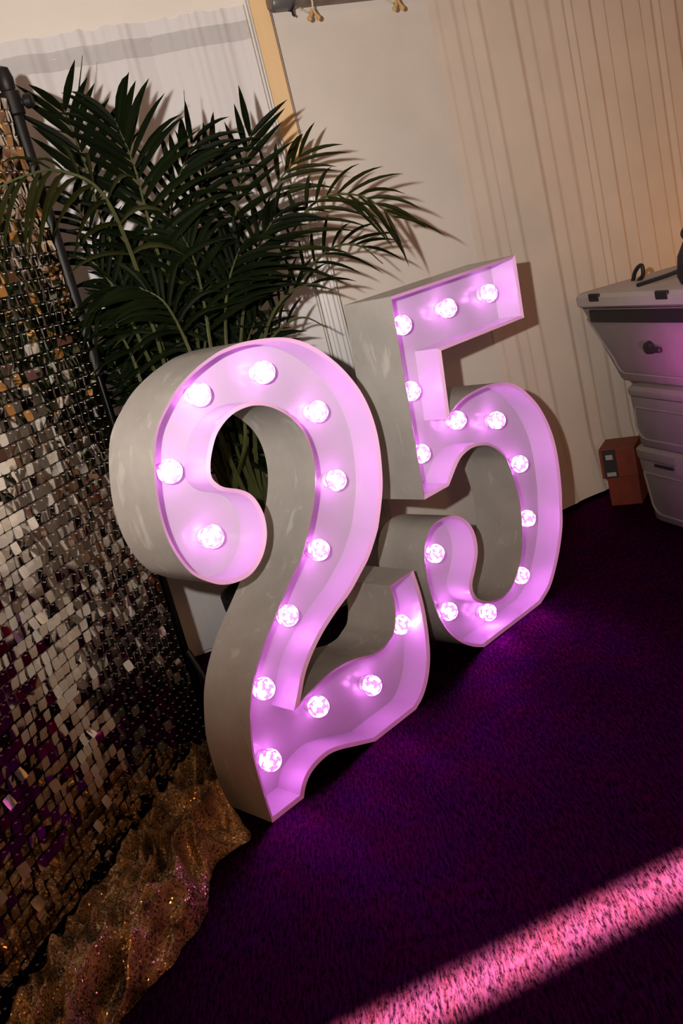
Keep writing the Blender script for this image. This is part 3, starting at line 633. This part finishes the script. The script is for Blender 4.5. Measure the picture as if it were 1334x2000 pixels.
for fi, (hero, pts, LL, npair, droop) in enumerate(FRONDS):
    P = [Vector(p) - PB for p in pts]
    a = rng.uniform(0, 6.28); foot = Vector((0.07 * math.cos(a), 0.07 * math.sin(a), 0.37))
    foot.y = max(foot.y, -0.03)
    mid = foot.lerp(P[0], 0.55) + Vector((0.01, 0.05, 0.06))
    full = catmull([foot, mid] + P, 8); i0 = 12
    N = len(full); rad = [0.0075 * (1 - i / (N - 1)) + 0.0016 for i in range(N)]
    mb = MB(); mb.tube(full, rad, 6); fr = mb.obj('frond', M['stem'], palm, True)
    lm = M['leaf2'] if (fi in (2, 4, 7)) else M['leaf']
    seg = full[i0:]
    for k in range(npair):
        t = (k + 0.5) / npair; f = t * (len(seg) - 1); i = min(int(f), len(seg) - 2); p = seg[i].lerp(seg[i + 1], f - i)
        tg = (seg[i + 1] - seg[i]).normalized()
        nrm = (TOCAM * 0.75 + Vector((0, 0, 0.55)) + Vector((rng.gauss(0, .12), rng.gauss(0, .12), 0))); nrm = (nrm - tg * nrm.dot(tg)).normalized()
        sd_ = tg.cross(nrm).normalized()
        for sg in (-1, 1):
            al = R(68 - 42 * t + rng.uniform(-6, 6)); L = LL * (0.55 + 0.75 * math.sin(math.pi * (0.18 + 0.66 * t))) * rng.uniform(0.85, 1.1)
            d = (tg * math.cos(al) + sd_ * sg * math.sin(al) + nrm * rng.uniform(-0.05, 0.30)).normalized()
            w = LL * (0.115 if fi in (0, 3) else 0.078) * rng.uniform(0.85, 1.15)
            q = p; L *= 0.80 if hero else 0.72
            vs, fs = leaflet(Vector((0, 0, 0)), d, L, w, droop * 0.7 * rng.uniform(0.6, 1.2), nrm)
            bad = False; sd0 = None
            for v in vs:
                wv = v + q + PB
                if wv.y < 2.15 and wv.x > 1.10 and wv.z < 1.26 and wv.y > 1.80: bad = True
                if (wv - PC).dot(IN_L) < 0.09 or (PC - wv).dot(NB) < 0.08: bad = True
                e_ = wv - PP; sl = e_.dot(PU)
                if sl < 0.06:
                    sdv = e_.dot(Vector((PU.y, -PU.x, 0)))
                    if abs(sdv) < 0.02 or (sd0 is not None and sd0 * sdv < 0): bad = True
                    sd0 = sdv
            if bad: continue
            if hero and nhero < 296:
                m2 = MB(); m2.add(vs, fs); o = m2.obj('leaflet', lm, fr, True, False); o.location = q; nhero += 1
            else:
                fill.add([v + q for v in vs], fs)
o = fill.obj('leaflets', M['leaf'], palm, True, False); o['kind'] = 'stuff'
for (a, b, c) in ((SPEARS[0], SPEARS[1], SPEARS[2]), (SPEARS[3], SPEARS[4], SPEARS[5])):
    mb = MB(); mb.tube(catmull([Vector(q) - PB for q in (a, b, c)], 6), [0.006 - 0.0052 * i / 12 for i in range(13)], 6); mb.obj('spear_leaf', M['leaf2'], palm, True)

# ------------------------------------------------------------------ cool boxes and orange cartons
CE = 62.0; E = vec_ang(CE); NO = Vector((-E.y, E.x, 0)); A0 = Vector((3.4336, 1.9527, 0))
def rrect(lx, ly, r, n=5):
    out = []
    for (sx, sy, a0) in ((1, 1, 0), (-1, 1, 90), (-1, -1, 180), (1, -1, 270)):
        for k in range(n + 1):
            a = R(a0 + 90 * k / n); out.append((sx * (lx / 2 - r) + r * math.cos(a), sy * (ly / 2 - r) + r * math.sin(a)))
    return out
def loft(mb, rings):
    n = len(rings[0][0]); vs = []; fs = []
    for pl, z in rings: vs += [(p[0], p[1], z) for p in pl]
    for i in range(len(rings) - 1):
        for k in range(n): fs.append((i * n + k, i * n + (k + 1) % n, (i + 1) * n + (k + 1) % n, (i + 1) * n + k))
    fs.append(tuple(range(n))); fs.append(tuple((len(rings) - 1) * n + k for k in range(n))); mb.add(vs, fs)
def ridge(mb, x0, x1, zt, zb, y, r, rad=0.006, lean=0.0):
    pts = [(x1, y + lean, zt)]
    for k in range(7):
        a = R(90 * k / 6); pts.append((x1 - 0.0 - r + r * math.cos(a) - 0.03, y, zb + r - r * math.sin(a)))
    pts.append((x0, y, zb)); mb.tube(pts, rad, 6)
def cooler(label, s_far, L, W, z0, h_body, h_lid, taper, big=False):
    ctr = A0 + E * (s_far - L / 2) - NO * (W / 2); root = thing('cool_box', label, 'cool box', ctr + Vector((0, 0, z0)), R(CE), 'stacked white cool boxes')
    t = taper; mb = MB()
    loft(mb, [(rrect(L - 2 * t - 0.02, W - 2 * t * 0.35 - 0.02, 0.04), 0), (rrect(L - 2 * t, W - 2 * t * 0.35, 0.05), 0.012), (rrect(L, W, 0.05), h_body)])
    body = mb.obj('body', M['cooler'], root, True)
    ytop = W / 2; ybot = W / 2 - t * 0.35
    def yat(z): return ybot + (ytop - ybot) * z / h_body
    # raised frame round the recessed front
    fr = MB(); x1t = L / 2 - 0.055; x1b = L / 2 - t - 0.035; zt = h_body * (0.80 if not big else 0.86); zb = 0.035; r = 0.055
    pts = [(-L / 2 + 0.1, yat(zt), zt), ] if False else []
    dirx = (x1b - x1t)
    for k in range(9):
        f = k / 8; z = zt + (zb + r - zt) * f; pts.append((x1t + dirx * f, yat(z) + 0.002, z))
    cx = pts[-1][0] - r
    for k in range(1, 9):
        a = R(90 * k / 8); z = zb + r - r * math.sin(a); pts.append((cx + r * math.cos(a), yat(z) + 0.002, z))
    pts.append((-L / 2 + t + 0.09, yat(zb) + 0.002, zb)); fr.tube(pts, 0.005, 6)
    fr.tube([(x1t, yat(zt) + 0.002, zt), (-L / 2 + 0.055, yat(zt) + 0.002, zt)], 0.005, 6)
    fr.obj('front_moulding', M['cooler'], root, True)
    lid = MB(); g = 0.012 if not big else 0.03
    loft(lid, [(rrect(L + 0.004, W + 0.004, 0.05), h_body + 0.004), (rrect(L + g, W + g, 0.055), h_body + 0.014), (rrect(L + g, W + g, 0.055), h_body + h_lid - 0.014), (rrect(L + g - 0.03, W + g - 0.03, 0.05), h_body + h_lid)])
    ld = lid.obj('lid', M['lid'] if big else M['cooler'], root, True)
    if big:
        gr = MB(); gr.box((-0.02, yat(h_body - 0.030) + 0.004, h_body - 0.030), (L - 0.13, 0.012, 0.052)); o = bevel(gr.obj('dark_groove', M['rubber'], root), 0.012, 3)
        for s in (0.079, -0.362, -0.60):
            lx = s - s_far + L / 2
            lt = MB(); lt.box((lx, W / 2 + g / 2 - 0.004, h_body + h_lid - 0.014), (0.075, 0.014, 0.034)); bevel(lt.obj('latch', M['rubber'], root), 0.009, 3)
        lx = -0.199 - s_far + L / 2
        pg = MB(); zc = 0.735 - z0; pg.lathe([(0.022, -0.02), (0.027, 0.002), (0.027, 0.014), (0.02, 0.018)], 20, (lx, yat(zc) + 0.001, zc), 'y')
        # drain tap turned so that its lever points along the box
        pl = bevel(pg.obj('drain_plug', M['rubber'], root, True), 0.001)
        lv = MB(); lv.box((lx - 0.045, yat(zc) + 0.018, zc - 0.004), (0.075, 0.018, 0.020)); lvo = bevel(lv.obj('tap_lever', M['rubber'], pl), 0.004)
        hk = MB(); bx = 0.115 - s_far + L / 2
        hk.tube(catmull([(bx + 0.03, -W / 2 + 0.30, h_body + h_lid - 0.002), (bx + 0.005, -W / 2 + 0.30, h_body + h_lid + 0.035), (bx - 0.03, -W / 2 + 0.30, h_body + h_lid + 0.058), (bx - 0.05, -W / 2 + 0.30, h_body + h_lid + 0.055), (bx - 0.045, -W / 2 + 0.30, h_body + h_lid + 0.02), (bx - 0.01, -W / 2 + 0.30, h_body + h_lid - 0.002)], 5), 0.0085, 8)
        hk.obj('tie_loop', M['rubber'], root, True)
    elif z0 < 0.1:
        sl = MB(); sl.box((L / 2 - 0.20, W / 2 + 0.002, h_body - 0.010), (0.12, 0.012, 0.012)); bevel(sl.obj('hand_slot', M['rubber'], root), 0.004)
        lt = MB(); lt.box((L / 2 - 0.32, W / 2 + g / 2 + 0.002, h_body + 0.005), (0.07, 0.014, 0.07)); bevel(lt.obj('latch', M['cooler'], root), 0.006)
    return root
cooler('bottom white cool box of the stack, standing on the carpet beside orange cartons', 0.0, 0.80, 0.44, 0.0, 0.268, 0.055, 0.035)
cooler('middle white cool box of the stack, squeezed between two others', -0.01, 0.78, 0.42, 0.325, 0.21, 0.042, 0.012)
cooler('large top cool box with black latches and dark groove under its lid', 0.235, 1.05, 0.52, 0.580, 0.312, 0.062, 0.13, True)
# black strap and bag on the lid, cut by the frame
TOPZ = 0.580 + 0.312 + 0.062
bp_ = A0 + E * (-0.44) - NO * 0.14
bag = thing('black_bag', 'small black bag with a trailing strap on top of the cool boxes', 'bag', bp_ + Vector((0, 0, TOPZ + 0.002)), R(CE))
mb = MB(); loft(mb, [(rrect(0.20, 0.13, 0.03), 0.0), (rrect(0.22, 0.15, 0.04), 0.03), (rrect(0.20, 0.14, 0.04), 0.10), (rrect(0.15, 0.10, 0.03), 0.15)]); mb.obj('pouch', M['rubber'], bag, True)
mb = MB(); mb.tube(catmull([(0.06, 0.0, 0.13), (0.09, 0.02, 0.17), (0.06, 0.0, 0.20), (0.0, -0.01, 0.19), (-0.05, 0, 0.13)], 5), 0.010, 8); mb.obj('grip', M['rubber'], bag, True)
mb = MB(); mb.tube(catmull([(0.10, 0.02, 0.05), (0.16, 0.06, 0.035), (0.24, 0.09, 0.022), (0.29, 0.10, 0.014)], 5), 0.008, 8); mb.obj('strap', M['rubber'], bag, True)
# two orange cartons
for i, (z0, h, dx, lab) in enumerate(((0.0, 0.132, 0.0, 'plain orange carton on the carpet, under the labelled one'), (0.133, 0.135, -0.012, 'orange carton with a black label, on top of a plain orange carton'))):
    cc = Vector((3.665, 2.135, 0)) + vec_ang(-70) * 0.0 - UB * 0.0
    root = thing('orange_carton', lab, 'carton', cc + UB * (dx) + Vector((0, 0, z0)), R(-72), 'orange cartons by the cool boxes')
    mb = MB(); mb.box((0, 0, h / 2), (0.135 + 0.02 * i, 0.17, h)); bevel(mb.obj('box', M['orange'], root), 0.003)
    if i:
        mb = MB(); mb.box((-0.035, -0.0858, h / 2), (0.058, 0.002, h * 0.94)); lb = mb.obj('label', M['label'], root)
        mb = MB(); mb.box((-0.035, -0.0872, h * 0.72), (0.030, 0.001, 0.022)); mb.box((-0.035, -0.0872, h * 0.14), (0.040, 0.001, 0.018)); mb.obj('print_block', M['pale'], lb)
